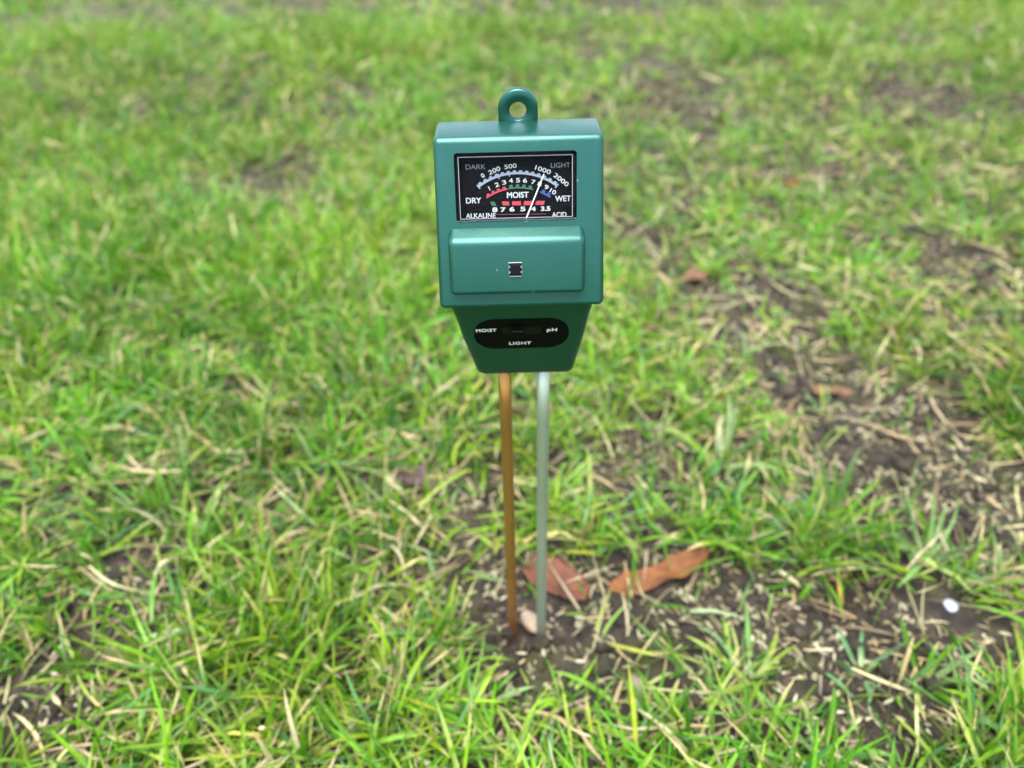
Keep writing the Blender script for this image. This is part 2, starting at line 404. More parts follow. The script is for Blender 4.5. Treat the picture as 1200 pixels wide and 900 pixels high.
# hanging loop
hy = .0138
hc = on_plane(607, 128.6, Vector((0, hy, 0)), Vector((0, 1, 0)))
RO, RI = .0060, .0026
bm = bmesh.new(); loops = []
hole_c = on_plane(607, 130.5, Vector((0, hy, 0)), Vector((0, 1, 0)))
N = 56
def outer_pt(a, shrink=0):
    c, s = math.cos(a), math.sin(a); R = RO - shrink
    if s >= 0: return (c * R, s * R)
    L = hc.z - ZT + .001
    k = min(R / max(abs(c), 1e-6), L / max(-s, 1e-6)); return (c * k, s * k)
for (yy, sh) in ((hy, .0005), (hy + .0005, 0), (hy + .0021, 0), (hy + .0024, .0004)):
    o_ = [bm.verts.new((hc.x + outer_pt(2 * math.pi * i / N, sh)[0], yy, hc.z + outer_pt(2 * math.pi * i / N, sh)[1])) for i in range(N)]
    i_ = [bm.verts.new((hole_c.x + (RI + sh) * math.cos(2 * math.pi * i / N), yy, hole_c.z + (RI + sh) * math.sin(2 * math.pi * i / N))) for i in range(N)]
    loops.append((o_, i_))
for i in range(N):
    j = (i + 1) % N
    for k in range(3):
        for s in (0, 1): bm.faces.new((loops[k][s][i], loops[k][s][j], loops[k + 1][s][j], loops[k + 1][s][i]))
    for k in (0, 3): bm.faces.new((loops[k][0][i], loops[k][0][j], loops[k][1][j], loops[k][1][i]))
bmesh.ops.recalc_face_normals(bm, faces=bm.faces[:])
loop = link('hanging_loop', bm_mesh(bm, 'hanging_loop'), M['plastic'], meter)
try: loop.data.set_sharp_from_angle(angle=math.radians(50))
except Exception: pass

# raised sensor panel: steeper than the face it stands on
pa, pb = fplane(526.5, 341), fplane(687, 277)
zback = fplane(607, 264.5).z; zlo, zhi = pa.z, fplane(607, 274).z
PAN_B = .0036; PAN_T = .0042
def pan_front(z): return front_y(z) - (PAN_B + (PAN_T - PAN_B) * (z - zlo) / (zhi - zlo))
hwp_b, hwp_t = .0206, .0206
xp = (pa.x + pb.x) / 2
panel_bm = hexa([(xp - hwp_b, pan_front(zlo), zlo), (xp + hwp_b, pan_front(zlo), zlo), (xp + hwp_b, front_y(zlo) + .002, zlo), (xp - hwp_b, front_y(zlo) + .002, zlo),
                 (xp - hwp_t, pan_front(zhi), zhi), (xp + hwp_t, pan_front(zhi), zhi), (xp + hwp_t, front_y(zback) + .001, zback), (xp - hwp_t, front_y(zback) + .001, zback)], .0017, 5)
panel = link('sensor_panel', bm_mesh(panel_bm, 'sensor_panel'), M['plastic'], meter)
pn0 = Vector((xp, pan_front(zlo), zlo)); pv = Vector((0, pan_front(zhi) - pan_front(zlo), zhi - zlo)).normalized(); pn = Uu.cross(pv).normalized()
if pn.y > 0: pn = -pn
def on_panel(px, py, d=0): return on_plane(px, py, pn0 + pn * d, pn)
def pbox(c, w, h, d0, d1, bev=0):
    return hexa([c + Uu * u * w / 2 + pv * v * h / 2 + pn * d for v in (-1, 1) for (u, d) in ((-1, d1), (1, d1), (1, d0), (-1, d0))], bev, 2)
cpt = on_panel(604, 315.5)
sensor = link('light_sensor', bm_mesh(pbox(cpt, .0043, .0043, .0001, .00035, .00015), 'light_sensor', False), M['chrome'], panel)
# sub-parts of the panel: chip and its silver leads
link('sensor_chip', bm_mesh(pbox(cpt, .0031, .0031, .0004, .0008, .0002), 'sensor_chip', False), M['chip'], panel)
link('sensor_recess', bm_mesh(pbox(cpt, .0040, .0038, .00036, .00039), 'sensor_recess', False), M['knob'], panel)
for sx in (-1, 1):
    for sy in (-1, 1):
        link('sensor_lead', bm_mesh(pbox(cpt + Uu * sx * .0018 + pv * sy * .0008, .0006, .0006, .00042, .0006), 'sensor_lead', False), M['chrome'], panel)
link('sensor_lead', bm_mesh(pbox(cpt - pv * .00205, .0036, .0003, .0004, .0006), 'sensor_lead', False), M['chrome'], panel)

# dial
DD = .0042
def dpt(px, py): return fplane(px, py, DD)
da, db = fplane(534.0, 262), fplane(677.0, 175)
dial_c = [p - Nn * 0 for p in (da, db)]
dial = link('dial_face', bm_mesh(hexa(frame_box(Vector(wa) - Uu * .0002 - Vv * .0002, Vector(wb) + Uu * .0002 + Vv * .0002, -.0054, -DD), 0), 'dial_face', False), M['black'], meter)
MMPX = (dpt(640, 230) - dpt(570, 230)).length / 70       # metres per photo pixel on the dial

def flat_poly(pts, name, mat, parent, n=None, lift=.00008, thick=.00006):
    """A printed shape: thin prism on the dial from points in photo pixels."""
    n = n or Nn
    bm = bmesh.new()
    vs = [bm.verts.new(dpt(*p) + n * lift) for p in pts]
    f = bm.faces.new(vs); r = bmesh.ops.extrude_face_region(bm, geom=[f])
    for v in r['geom']:
        if isinstance(v, bmesh.types.BMVert): v.co += n * thick
    bmesh.ops.recalc_face_normals(bm, faces=bm.faces[:])
    return link(name, bm_mesh(bm, name, False), mat, parent)

def text(s, c, cap, name, mat, parent, u, v, n, rot=0.0, bold=0.0, stretch=1.0, space=1.0, lift=.00010, width=None):
    cu = bpy.data.curves.new(name, 'FONT'); cu.body = s; cu.align_x = 'CENTER'; cu.align_y = 'CENTER'
    cu.size = cap / .72; cu.space_character = space; cu.resolution_u = 4; cu.extrude = .00003
    to = bpy.data.objects.new(name, cu); COL.objects.link(to)
    dgx = bpy.context.evaluated_depsgraph_get(); dgx.update()
    me = bpy.data.meshes.new_from_object(to.evaluated_get(dgx)); bpy.data.objects.remove(to, do_unlink=True)
    nv = len(me.vertices); co = np.empty(nv * 3, np.float32); me.vertices.foreach_get('co', co); co = co.reshape(-1, 3)
    mid = (co.max(0) + co.min(0)) / 2; co -= mid
    if width: stretch = width / max(co[:, 0].max() * 2, 1e-6)
    co[:, 0] *= stretch
    if bold:
        f_ = [tuple(p.vertices) for p in me.polygons]; bw = bold * cap; big = []; fs = []
        for q_, (ox, oy) in enumerate(((-bw, -bw * .6), (bw, -bw * .6), (-bw, bw * .6), (bw, bw * .6))):
            big.append(co + np.array((ox, oy, q_ * .000012), np.float32)); fs += [tuple(i + q_ * nv for i in p) for p in f_]
        me = bpy.data.meshes.new(name); co = np.concatenate(big); me.from_pydata(co.tolist(), [], fs); nv = len(co)
    cr, sr = math.cos(rot), math.sin(rot)
    x = co[:, 0] * cr - co[:, 1] * sr; y = co[:, 0] * sr + co[:, 1] * cr
    W = np.outer(x, u) + np.outer(y, v) + np.outer(co[:, 2] + lift, n) + np.array(c)
    me.vertices.foreach_set('co', W.astype(np.float32).ravel()); me.update()
    return link(name, me, mat, parent)

def dtext(s, px, py, cap_px, rot=0, bold=.04, wpx=None, mat='white', name='lettering', space=1.0):
    # the words of a tilted dial are laid along it, so they follow the camera's roll by themselves
    return text(s, dpt(px, py), cap_px * MMPX, name, M[mat], dial, Uu, Vv, Nn, math.radians(rot), bold, 1.0, space, width=wpx * MMPX if wpx else None)

dtext('DARK', 557.3, 195.5, 5.6, 0, .0, 23, 'grey'); dtext('LIGHT', 656.8, 193.5, 5.6, 0, .0, 22.5, 'grey')  # upper corner words: shade of the window rim painted into their tone
dtext('0', 565.7, 205.7, 5.2, 35, .025, name='numeral'); dtext('200', 579.3, 199.8, 5.2, 22, .025, 14, name='numeral')
dtext('500', 598.2, 194.8, 5.0, 6, .025, 14, name='numeral'); dtext('1000', 636.3, 199.0, 5.2, -19, .025, 18.5, name='numeral')
dtext('2000', 657.7, 210.7, 5.2, -38, .025, 20, name='numeral')
for s, a, b, rr in (('1', 573.3, 220.7, 25), ('2', 582.3, 216.4, 18), ('3', 590.7, 213.7, 12), ('4', 598.7, 211.6, 5), ('5', 607, 211.2, 0), ('6', 615.3, 211.5, -4),
                    ('7', 625, 213.3, -12), ('8', 632.4, 215.6, -18), ('9', 640.4, 219.3, -25), ('10', 648, 224.4, -32)):
    dtext(s, a, b, 5.0, rr, .035, None if s == '1' else (7.2 if s == '10' else 4.4), name='numeral')
dtext('MOIST', 606.8, 228.4, 6.6, 0, .04, 25); dtext('DRY', 555.0, 235.0, 6.6, 0, .03, 17.5); dtext('WET', 659.8, 232.6, 6.6, 0, .03, 18)
for s, a, b in (('8', 580, 245.7), ('7', 589.6, 245.6), ('6', 600, 245.1), ('5', 612.7, 244.8), ('4', 625, 244.8), ('3.5', 639.3, 244.4)):
    dtext(s, a, b, 5.0, 0, .08, 10.5 if s == '3.5' else 5.2, name='numeral')
dtext('ALKALINE', 563.5, 252.6, 5.6, 0, .03, 35); dtext('ACID', 655.3, 251.4, 5.6, 0, .03, 17)

def arc_shape(p1, p2, p3, lo, hi, teeth, tooth_len, steps, inner=False, t0=0.0, t1=1.0):
    """Ring segment through three photo-pixel points, with scale teeth on one side."""
    (x1, y1), (x2, y2), (x3, y3) = p1, p2, p3
    A = np.array([[2 * (x2 - x1), 2 * (y2 - y1)], [2 * (x3 - x1), 2 * (y3 - y1)]]); B = np.array([x2 ** 2 - x1 ** 2 + y2 ** 2 - y1 ** 2, x3 ** 2 - x1 ** 2 + y3 ** 2 - y1 ** 2])
    cx, cy = np.linalg.solve(A, B); r = math.hypot(x1 - cx, y1 - cy)
    a1, a3 = math.atan2(y1 - cy, x1 - cx), math.atan2(y3 - cy, x3 - cx)
    pt = lambda t, d: (cx + (r + d) * math.cos(a1 + (a3 - a1) * t), cy + (r + d) * math.sin(a1 + (a3 - a1) * t))
    a = [pt(t0 + (t1 - t0) * k / steps, lo) for k in range(steps + 1)]; b = [pt(t0 + (t1 - t0) * k / steps, hi) for k in range(steps + 1)]
    ts = []
    for k in range(teeth):
        t = t0 + (t1 - t0) * (k + .5) / teeth if teeth > 1 else (t0 + t1) / 2
        h = .42 * (t1 - t0) / teeth * .6
        base, tip = (lo, lo - tooth_len) if inner else (hi, hi + tooth_len)
        ts.append([pt(t - h, base), pt(t + h, base), pt(t + h, tip), pt(t - h, tip)])
    return a + b[::-1], ts, pt

def arc_part(name, mat, *args, **kw):
    body, teeth, _ = arc_shape(*args, **kw)
    n = len(body) // 2; a, b = body[:n], body[n:][::-1]
    bm = bmesh.new()
    va = [bm.verts.new(dpt(*p) + Nn * .00009) for p in a]; vb = [bm.verts.new(dpt(*p) + Nn * .00009) for p in b]
    for i in range(n - 1): bm.faces.new((va[i], va[i + 1], vb[i + 1], vb[i]))
    for t in teeth: bm.faces.new([bm.verts.new(dpt(*p) + Nn * .00012) for p in t])
    bmesh.ops.recalc_face_normals(bm, faces=bm.faces[:])
    r = bmesh.ops.extrude_face_region(bm, geom=bm.faces[:])
    for v in r['geom']:
        if isinstance(v, bmesh.types.BMVert): v.co += Nn * .00005
    bmesh.ops.recalc_face_normals(bm, faces=bm.faces[:])
    return link(name, bm_mesh(bm, name, False), M[mat], dial)
LA = ((560.7, 218.8), (607, 202.8), (652.6, 217.6))
arc_part('light_scale', 'band', *LA, -1.3, 1.5, 14, 1.8, 40)
for t in (.0, .27, .40, .80, 1.0):
    _b, _t, pt = arc_shape(*LA, 0, 1, 0, 0, 2); h = .008
    flat_poly([pt(t - h, -3.2), pt(t + h, -3.2), pt(t + h, 2.8), pt(t - h, 2.8)], 'scale_mark', M['band'], dial, lift=.00017)
MA = ((570, 231.6), (607, 219.8), (645, 231.0))
arc_part('dry_scale', 'red', *MA, -1.2, .9, 4, 2.2, 14, t0=0, t1=.335)
arc_part('moist_scale', 'dgreen', *MA, -.9, .7, 4, 3.0, 16, t0=.35, t1=.72)
arc_part('wet_scale', 'blue', *MA, -1.2, 1.2, 2, 2.4, 12, t0=.83, t1=1.0)
for (a, b, ww, m_) in ((578, 238.8, 5, 'dgreen'), (592.7, 238.4, 8, 'red'), (605.3, 238.2, 10.5, 'red'), (619.3, 238.0, 11, 'red'), (632.8, 237.7, 10, 'red')):
    k = (607 - a) / 30 * 1.0
    flat_poly([(a - ww / 2 + k, b + 2.4), (a + ww / 2 + k, b + 2.4), (a + ww / 2 - k, b - 2.4), (a - ww / 2 - k, b - 2.4)], 'acidity_bar', M[m_], dial)
flat_poly([(582, 251.7), (640, 250.9), (640, 250.3), (582, 251.1)], 'base_line', plain('maroon_print', (.12, .03, .05), .5), dial)
# needle, a little above the print
na, nb = fplane(616.0, 257.5, DD - .0012), fplane(637.5, 204.0, DD - .0012)
dirn = (nb - na).normalized(); sidev = dirn.cross(Nn).normalized()
link('needle', bm_mesh(hexa([na - sidev * .0002, na + sidev * .0002, na + sidev * .0002 - Nn * .0002, na - sidev * .0002 - Nn * .0002,
                             nb - sidev * .00016, nb + sidev * .00016, nb + sidev * .00016 - Nn * .0002, nb - sidev * .00016 - Nn * .0002]), 'needle', False), M['needle'], dial)
# clear cover: a shallow tray of clear plastic with a thick bright rim
ca, cb = Vector(wa) + Uu * .00012 + Vv * .00012, Vector(wb) - Uu * .00012 - Vv * .00012
cover = link('window_cover', bm_mesh(hexa(frame_box(ca, cb, -.0012, -.0002), .0002, 2), 'window_cover', False), M['clear'], meter)
def rim(a, b, wd, d0, d1, mat, name, parent, low=None):
    bm = bmesh.new(); W = (b - a).dot(Uu); H = (b - a).dot(Vv)
    for d in (d0, d1):
        for (i, o_) in ((0, 0), (wd, 0)):
            for (u, v) in ((i, i if low is None or not i else low), (W - i, i if low is None or not i else low), (W - i, H - i), (i, H - i)): bm.verts.new(a + Uu * u + Vv * v + Nn * d)
    bm.verts.ensure_lookup_table(); V = bm.verts
    for k in range(4):
        j = (k + 1) % 4
        bm.faces.new((V[k], V[j], V[4 + j], V[4 + k])); bm.faces.new((V[8 + k], V[8 + j], V[12 + j], V[12 + k]))
        bm.faces.new((V[k], V[j], V[8 + j], V[8 + k])); bm.faces.new((V[4 + k], V[4 + j], V[12 + j], V[12 + k]))
    bmesh.ops.recalc_face_normals(bm, faces=bm.faces[:])
    return link(name, bm_mesh(bm, name, False), mat, parent)
M['edge'] = plain('cover_edge', (.24, .26, .27), .3)
M['lip'] = plain('cover_lip', (.035, .06, .055), .2)
rim(ca, cb, .0010, -.0030, -.0013, M['black'], 'cover_frame', cover, .0004)
e_a, e_b = ca + Uu * .0010 + Vv * .0007, cb - Uu * .0010 - Vv * .0010
rim(e_a, e_b, .00016, -.0014, -.0012 + .0001, M['edge'], 'cover_edge', cover)
# rough clear lip along the window's lower edge
lip = bmesh.new(); npts = 60; Wd = (cb - ca).dot(Uu)
for k in range(npts):
    jj = .00018 * random.random()
    c = ca + Uu * (Wd * (k + .5) / npts) + Vv * (.0002 + jj) + Nn * .0001
    bmesh.ops.create_cube(lip, size=1, matrix=Matrix.Translation(c) @ Matrix((Uu, Vv, Nn)).transposed().to_4x4() @ Matrix.Diagonal((Wd / npts * (.55 + .3 * random.random()), .0004, .0003, 1)))
link('cover_lip', bm_mesh(lip, 'cover_lip', False), M['lip'], cover, kind='stuff')
link('needle_stop', bm_mesh(hexa(frame_box(fplane(613.5, 260.6), fplane(618.5, 258.8), -.0002, .0003)), 'needle_stop', False), M['lip'], cover)

# switch plate on the lower half
l0, l1 = lower_ring(LT), lower_ring(LB)
sv = Vector((0, l0[1] - l1[1], LT - LB)).normalized(); sn = Uu.cross(sv).normalized()
if sn.y > 0: sn = -sn
s0 = Vector((0, l1[1], LB))
def on_low(px, py, d=0.0): return on_plane(px, py, s0 + sn * d, sn)
a, b = on_low(555.5, 391), on_low(666.3, 390.5); hgt = (on_low(610, 374.3) - on_low(610, 407.7)).length
c = (a + b) / 2; Wp = (b - a).length; rr_ = hgt * .46
bm = bmesh.new(); outl = []
for (sx, sy, a0) in ((1, 1, 0), (-1, 1, 90), (-1, -1, 180), (1, -1, 270)):
    for k in range(9):
        an = math.radians(a0 + 90 * k / 8)
        outl.append(c + Uu * (sx * (Wp / 2 - rr_) + rr_ * math.cos(an)) + sv * (sy * (hgt / 2 - rr_) + rr_ * math.sin(an)))
vs = [bm.verts.new(p - sn * .001) for p in outl]; f = bm.faces.new(vs)
r = bmesh.ops.extrude_face_region(bm, geom=[f])
for v in r['geom']:
    if isinstance(v, bmesh.types.BMVert): v.co += sn * .0013
bmesh.ops.recalc_face_normals(bm, faces=bm.faces[:])
plate = link('switch_plate', bm_mesh(bm, 'switch_plate', False), M['switch'], meter)
mp2 = Wp / 111
for s, px, py, cap, wpx in (('MOIST', 569.8, 387, 5.4, 23.5), ('pH', 646.8, 386.6, 5.6, 11.5), ('LIGHT', 609.6, 401.8, 5.4, 26)):
    text(s, on_low(px, py, .0003), cap * mp2, 'lettering', M['text'], plate, Uu, sv, sn, 0, .03, 1, 1.1, width=wpx * mp2)
def sbox(p, w_, h_, d0, d1, bev=0): return hexa([p + Uu * u * w_ / 2 + sv * v * h_ / 2 + sn * d for v in (-1, 1) for (u, d) in ((-1, d1), (1, d1), (1, d0), (-1, d0))], bev, 2)
link('switch_slot', bm_mesh(sbox(on_low(611, 386.5), .0130, .0036, .0003, .00045), 'switch_slot', False), M['knob'], plate)
link('switch_knob', bm_mesh(sbox(on_low(606, 386.5), .0044, .0030, .0004, .0022, .0004), 'switch_knob', False), M['switch'], plate)

# probes
def probe(name, px_bottom, mat, label):
    xb = on_z(px_bottom, 747).x; rad = .0024
    bm = bmesh.new(); zs = [(-.05, .0002), (-.042, rad), (-.02, rad), (0, rad), (.05, rad), (.1, rad), (.15, rad), (LB + .004, rad)]
    prev = None
    for (z, r_) in zs:
        cur = [bm.verts.new((xb + r_ * math.cos(2 * math.pi * i / 28), r_ * math.sin(2 * math.pi * i / 28) + .0015, z)) for i in range(28)]
        if prev:
            for i in range(28): bm.faces.new((prev[i], prev[(i + 1) % 28], cur[(i + 1) % 28], cur[i]))
        prev = cur
    bm.faces.new(prev); bmesh.ops.recalc_face_normals(bm, faces=bm.faces[:])
    return link(name, bm_mesh(bm, name), mat, meter, label=label)
probe('probe', 601.5, M['copper'], 'copper coloured probe')
probe('probe', 634.0, M['alloy'], 'grey metal probe')

# ------------------------------------------------------------------ blades
GREENS = np.array([(.072, .178, .007), (.104, .215, .010), (.050, .138, .006), (.150, .228, .020), (.064, .155, .042), (.125, .192, .070), (.030, .090, .005)])
GP = np.array([.24, .25, .14, .13, .08, .06, .10])
STRAW = np.array([(.40, .32, .17), (.33, .24, .12), (.30, .28, .14), (.45, .38, .24), (.22, .15, .08), (.36, .34, .17)])
PALE = np.array((.34, .37, .17))

def blades(x, y, z, az, th0, bend, length, width, tw0, tw1, fold, col, K=5, folded=True, pale=.5, dryness=None, keep_above=True):
    """Ribbons that grow from (x, y, z); returns verts, flat loops, starts, totals, tint."""
    n = len(x); s = np.linspace(0, 1, K + 1)
    cols_per = 3 if folded else 2
    P = np.zeros((n, K + 1, 3)); P[:, 0, 0], P[:, 0, 1], P[:, 0, 2] = x, y, z
    T = np.zeros((n, K + 1, 3))
    azk = az[:, None] + (RNG.normal(0, .35, n))[:, None] * s[None]
    th = th0[:, None] + bend[:, None] * (s[None] ** 1.4)
    T[..., 0] = np.sin(th) * np.cos(azk); T[..., 1] = np.sin(th) * np.sin(azk); T[..., 2] = np.cos(th)
    for k in range(K): P[:, k + 1] = P[:, k] + (T[:, k] + T[:, k + 1]) * .5 * (length / K)[:, None]
    if keep_above:
        g = ground_h(P[..., 0], P[..., 1]) + .0012 + RNG.random(n)[:, None] * .003 * (s[None] > 0)
        low = P[..., 2] < g
        P[..., 2] = np.where(low & (s[None] > .01), g, P[..., 2])
    side = np.stack([-np.sin(azk), np.cos(azk), np.zeros_like(azk)], -1); nor = np.cross(side, T)
    tw = tw0[:, None] + tw1[:, None] * s[None]
    S = side * np.cos(tw)[..., None] + nor * np.sin(tw)[..., None]; Nr = -side * np.sin(tw)[..., None] + nor * np.cos(tw)[..., None]
    prof = np.interp(s, [0, .12, .4, .75, .92, 1], [.55, .85, 1, .8, .4, .05])
    wv = width[:, None] * prof[None] * .5
    L = P - S * wv[..., None]; Rr = P + S * wv[..., None]
    if folded:
        Cc = P - Nr * (wv * fold[:, None])[..., None]; V = np.stack([L, Cc, Rr], 2)
    else: V = np.stack([L, Rr], 2)
    verts = V.reshape(-1, 3)
    pale_f = np.clip(1 - s / .33, 0, 1)[None] * pale[:, None] if not np.isscalar(pale) else np.clip(1 - s / .33, 0, 1)[None] * np.full((n, 1), pale)
    tint = col[:, None, :] * (1 - pale_f[..., None]) + PALE * pale_f[..., None]
    if dryness is not None:
        dfac = (np.clip((s[None] - (1 - dryness[:, None])) / .12, 0, 1))[..., None]
        tint = tint * (1 - dfac) + np.array((.42, .33, .16)) * dfac
    tint = np.repeat(tint[:, :, None, :], cols_per, 2).reshape(-1, 3)
    base = (np.arange(n) * (K + 1) * cols_per)[:, None, None]
    kk = (np.arange(K) * cols_per)[None, :, None]; cc = np.arange(cols_per - 1)[None, None, :]
    a = base + kk + cc
    quads = np.stack([a, a + 1, a + cols_per + 1, a + cols_per], -1).reshape(-1, 4)
    return verts, quads, tint

def join(parts):
    vs, qs, ts, o = [], [], [], 0
    for v, q_, t in parts: vs.append(v); qs.append(q_ + o); ts.append(t); o += len(v)
    return np.concatenate(vs), np.concatenate(qs), np.concatenate(ts)

def mesh_of(name, parts):
    v, q_, t = join(parts)
    return np_mesh(name, v, q_.ravel(), np.arange(len(q_)) * 4, np.full(len(q_), 4), t)

def lawn_points(y0, y1, per_m2, side=.50, slope=.74):
    """Random points in a trapezoid of lawn between two distances."""
    wmax = side + slope * max(abs(y1 + .3), abs(y0 + .3)); n = int(per_m2 * (y1 - y0) * 2 * wmax)
    y = RNG.uniform(y0, y1, n); x = RNG.uniform(-wmax, wmax, n)
    k = np.abs(x) < side + slope * np.abs(y + .3)
    return x[k], y[k]

KEEP_CLEAR = [(at(a_, b_).x, at(a_, b_).y, r_) for (a_, b_, r_) in ((1110, 716, .015), (735, 690, .010), (765, 682, .011), (795, 672, .010), (818, 660, .007), (648, 684, .011), (668, 694, .009), (985, 692, .008))]
def clear_of_meter(x, y, r=.011):
    k = np.hypot(x, (y - .001) * 1.0) > r
    for (cx, cy, rr) in KEEP_CLEAR: k &= np.hypot(x - cx, y - cy) > rr
    return k

def pick(colors, p, n): return colors[RNG.choice(len(colors), n, p=p)] * RNG.uniform(.82, 1.2, (n, 1))

def make_lawn(y0, y1, tufts_m2, per, K, folded, lmul, wmul):
    x, y = lawn_points(y0, y1, tufts_m2)
    b = bare(x, y); lush = vnoise(x * 7, y * 7, 31)
    k = (RNG.random(len(x)) > b * 1.04) & (RNG.random(len(x)) < .38 + .95 * lush) & clear_of_meter(x, y, .016)
    x, y, b, lush = x[k], y[k], b[k], lush[k]
    cnt = np.maximum(2, RNG.poisson(per * (1 - .55 * b), len(x)))
    tx = np.repeat(x, cnt); ty = np.repeat(y, cnt); tb = np.repeat(b, cnt); tl = np.repeat(lush, cnt)
    taz = np.repeat(RNG.uniform(0, 2 * math.pi, len(x)), cnt); tint_sh = np.repeat(RNG.normal(0, 1, len(x)), cnt)
    n = len(tx); r = np.abs(RNG.normal(0, .0045, n)); a = RNG.uniform(0, 2 * math.pi, n)
    bx, by = tx + r * np.cos(a), ty + r * np.sin(a)
    ok = clear_of_meter(bx, by, .010)
    bx, by, tb, tl, taz, tint_sh, a = bx[ok], by[ok], tb[ok], tl[ok], taz[ok], tint_sh[ok], a[ok]; n = len(bx)
    az = np.where(RNG.random(n) < .55, taz + RNG.normal(0, .9, n), a + RNG.normal(0, .4, n))
    lying = RNG.random(n) < .36 + .25 * tb
    th0 = np.where(lying, RNG.uniform(1.0, 1.5, n), np.abs(RNG.normal(.45, .3, n)))
    bend = np.where(lying, RNG.uniform(-.1, .5, n), RNG.uniform(.0, 1.15, n))
    length = RNG.uniform(.016, .052, n) * lmul * (1 - .6 * tb) * (.8 + .35 * tl)
    near_probe = np.hypot(bx, by) < .03
    length = np.where(near_probe, length * .5, length)
    width = RNG.uniform(.0009, .0026, n) * wmul
    col = pick(GREENS, GP, n)
    col *= np.clip(1 + .12 * tint_sh, .7, 1.35)[:, None]
    col[:, 0] *= np.clip(1 + .18 * RNG.normal(0, 1, n), .6, 1.6)
    pm = vnoise(bx * 6 + 3, by * 6, 51) - .5; pm2 = vnoise(bx * 17, by * 17 + 9, 52) - .5
    col *= (1 + .45 * pm + .4 * pm2)[:, None]; col[:, 0] *= 1 + .35 * (vnoise(bx * 8, by * 8, 53) - .5)
    yel = (RNG.random(n) < .10); col[yel] = col[yel] * .5 + np.array((.27, .27, .07)) * .5
    dry = RNG.random(n) < .035 + .12 * tb; col[dry] = pick(STRAW, None, int(dry.sum()))
    dryness = np.where(RNG.random(n) < .22, RNG.uniform(.08, .35, n), -1.0)
    z = ground_h(bx, by) - .001 + np.where(lying, RNG.uniform(0, .012, n) * (1 - tb), 0)
    return blades(bx, by, z, az, th0, bend, length, width, RNG.normal(0, .5, n), RNG.normal(0, 1.1, n), RNG.uniform(.1, .6, n), col, K, folded,
                  RNG.uniform(.0, .5, n), dryness)

near = make_lawn(-.30, .50, 9600, 9, 5, True, 1.0, 1.0)
mid = make_lawn(.50, 1.25, 5600, 8, 4, False, 1.0, 1.0)
far = make_lawn(1.25, 3.1, 1700, 6, 3, False, 1.25, 1.9)
behind = make_lawn(-1.0, -.30, 1500, 7, 3, False, 1.1, 1.5)
def thin_cover():
    x, y = lawn_points(-.22, .85, 9000); b = bare(x, y)
    k = (RNG.random(len(x)) < .55 * np.clip(b - .35, 0, 1)) & clear_of_meter(x, y, .014); x, y = x[k], y[k]; n = len(x)
    col = pick(GREENS, GP, n) * .9; dry = RNG.random(n) < .3; col[dry] = pick(STRAW, None, int(dry.sum())) * .7
    return blades(x, y, ground_h(x, y) - .0005, RNG.uniform(0, 6.28, n), RNG.uniform(.3, 1.5, n), RNG.uniform(.0, .9, n), RNG.uniform(.008, .030, n), RNG.uniform(.0007, .0019, n),
                  RNG.normal(0, .5, n), RNG.normal(0, 1.0, n), RNG.uniform(.1, .5, n), col, 4, True, RNG.uniform(0, .6, n))
thin = thin_cover()
link('lawn_grass', mesh_of('lawn_grass', [near, mid, far, behind, thin]), M['blade'], kind='stuff', label='short green lawn grass with thin and bare places', cat='grass')

# flat layer of dead blades between the stems
def litter(y0, y1, per_m2):
    x, y = lawn_points(y0, y1, per_m2); k = clear_of_meter(x, y, .012) & (RNG.random(len(x)) > .45 * bare(x, y)); x, y = x[k], y[k]; n = len(x)
    col = pick(STRAW, None, n) * RNG.uniform(.35, .95, (n, 1))
    return blades(x, y, ground_h(x, y) + RNG.uniform(.001, .016, n) * (1 - .85 * bare(x, y)), RNG.uniform(0, 6.28, n), RNG.uniform(1.35, 1.6, n), RNG.normal(0, .3, n), RNG.uniform(.008, .042, n),
                  RNG.uniform(.0005, .0017, n), RNG.normal(0, .5, n), RNG.normal(0, .8, n), RNG.uniform(.1, .5, n), col, 3, False, 0.0)
link('dead_grass', mesh_of('dead_grass', [litter(-.3, .6, 8500), litter(.6, 1.6, 3000)]), M['dry'], kind='stuff', label='dead straw coloured grass lying between the blades', cat='grass')

# ------------------------------------------------------------------ soil crumbs
bm = bmesh.new(); bmesh.ops.create_icosphere(bm, subdivisions=1, radius=1.0); bm.verts.ensure_lookup_table()
ico_v = np.array([v.co[:] for v in bm.verts]); ico_f = np.array([[v.index for v in f.verts] for f in bm.faces]); bm.free()
x, y = lawn_points(-.2, .9, 42000); b = bare(x, y); k = (RNG.random(len(x)) < b ** 1.5) & clear_of_meter(x, y, .006); x, y = x[k], y[k]; n = len(x)
rad = RNG.gamma(1.8, .0007, n) + .0004; rad = np.where(RNG.random(n) < .02, rad * 1.5 + .0006, rad)
V = ico_v[None] * (1 + RNG.normal(0, .18, (n, len(ico_v), 1))) * rad[:, None, None] * RNG.uniform(.7, 1.3, (n, 1, 3))
V += np.stack([x, y, ground_h(x, y) + rad * .3], -1)[:, None]
Fq = (ico_f[None] + (np.arange(n) * len(ico_v))[:, None, None]).reshape(-1, 3)
me = np_mesh('soil_crumbs', V.reshape(-1, 3), Fq.ravel(), np.arange(len(Fq)) * 3, np.full(len(Fq), 3))
link('soil_crumbs', me, M['soil'], kind='stuff', label='loose dark crumbs of soil on the bare patches', cat='soil')

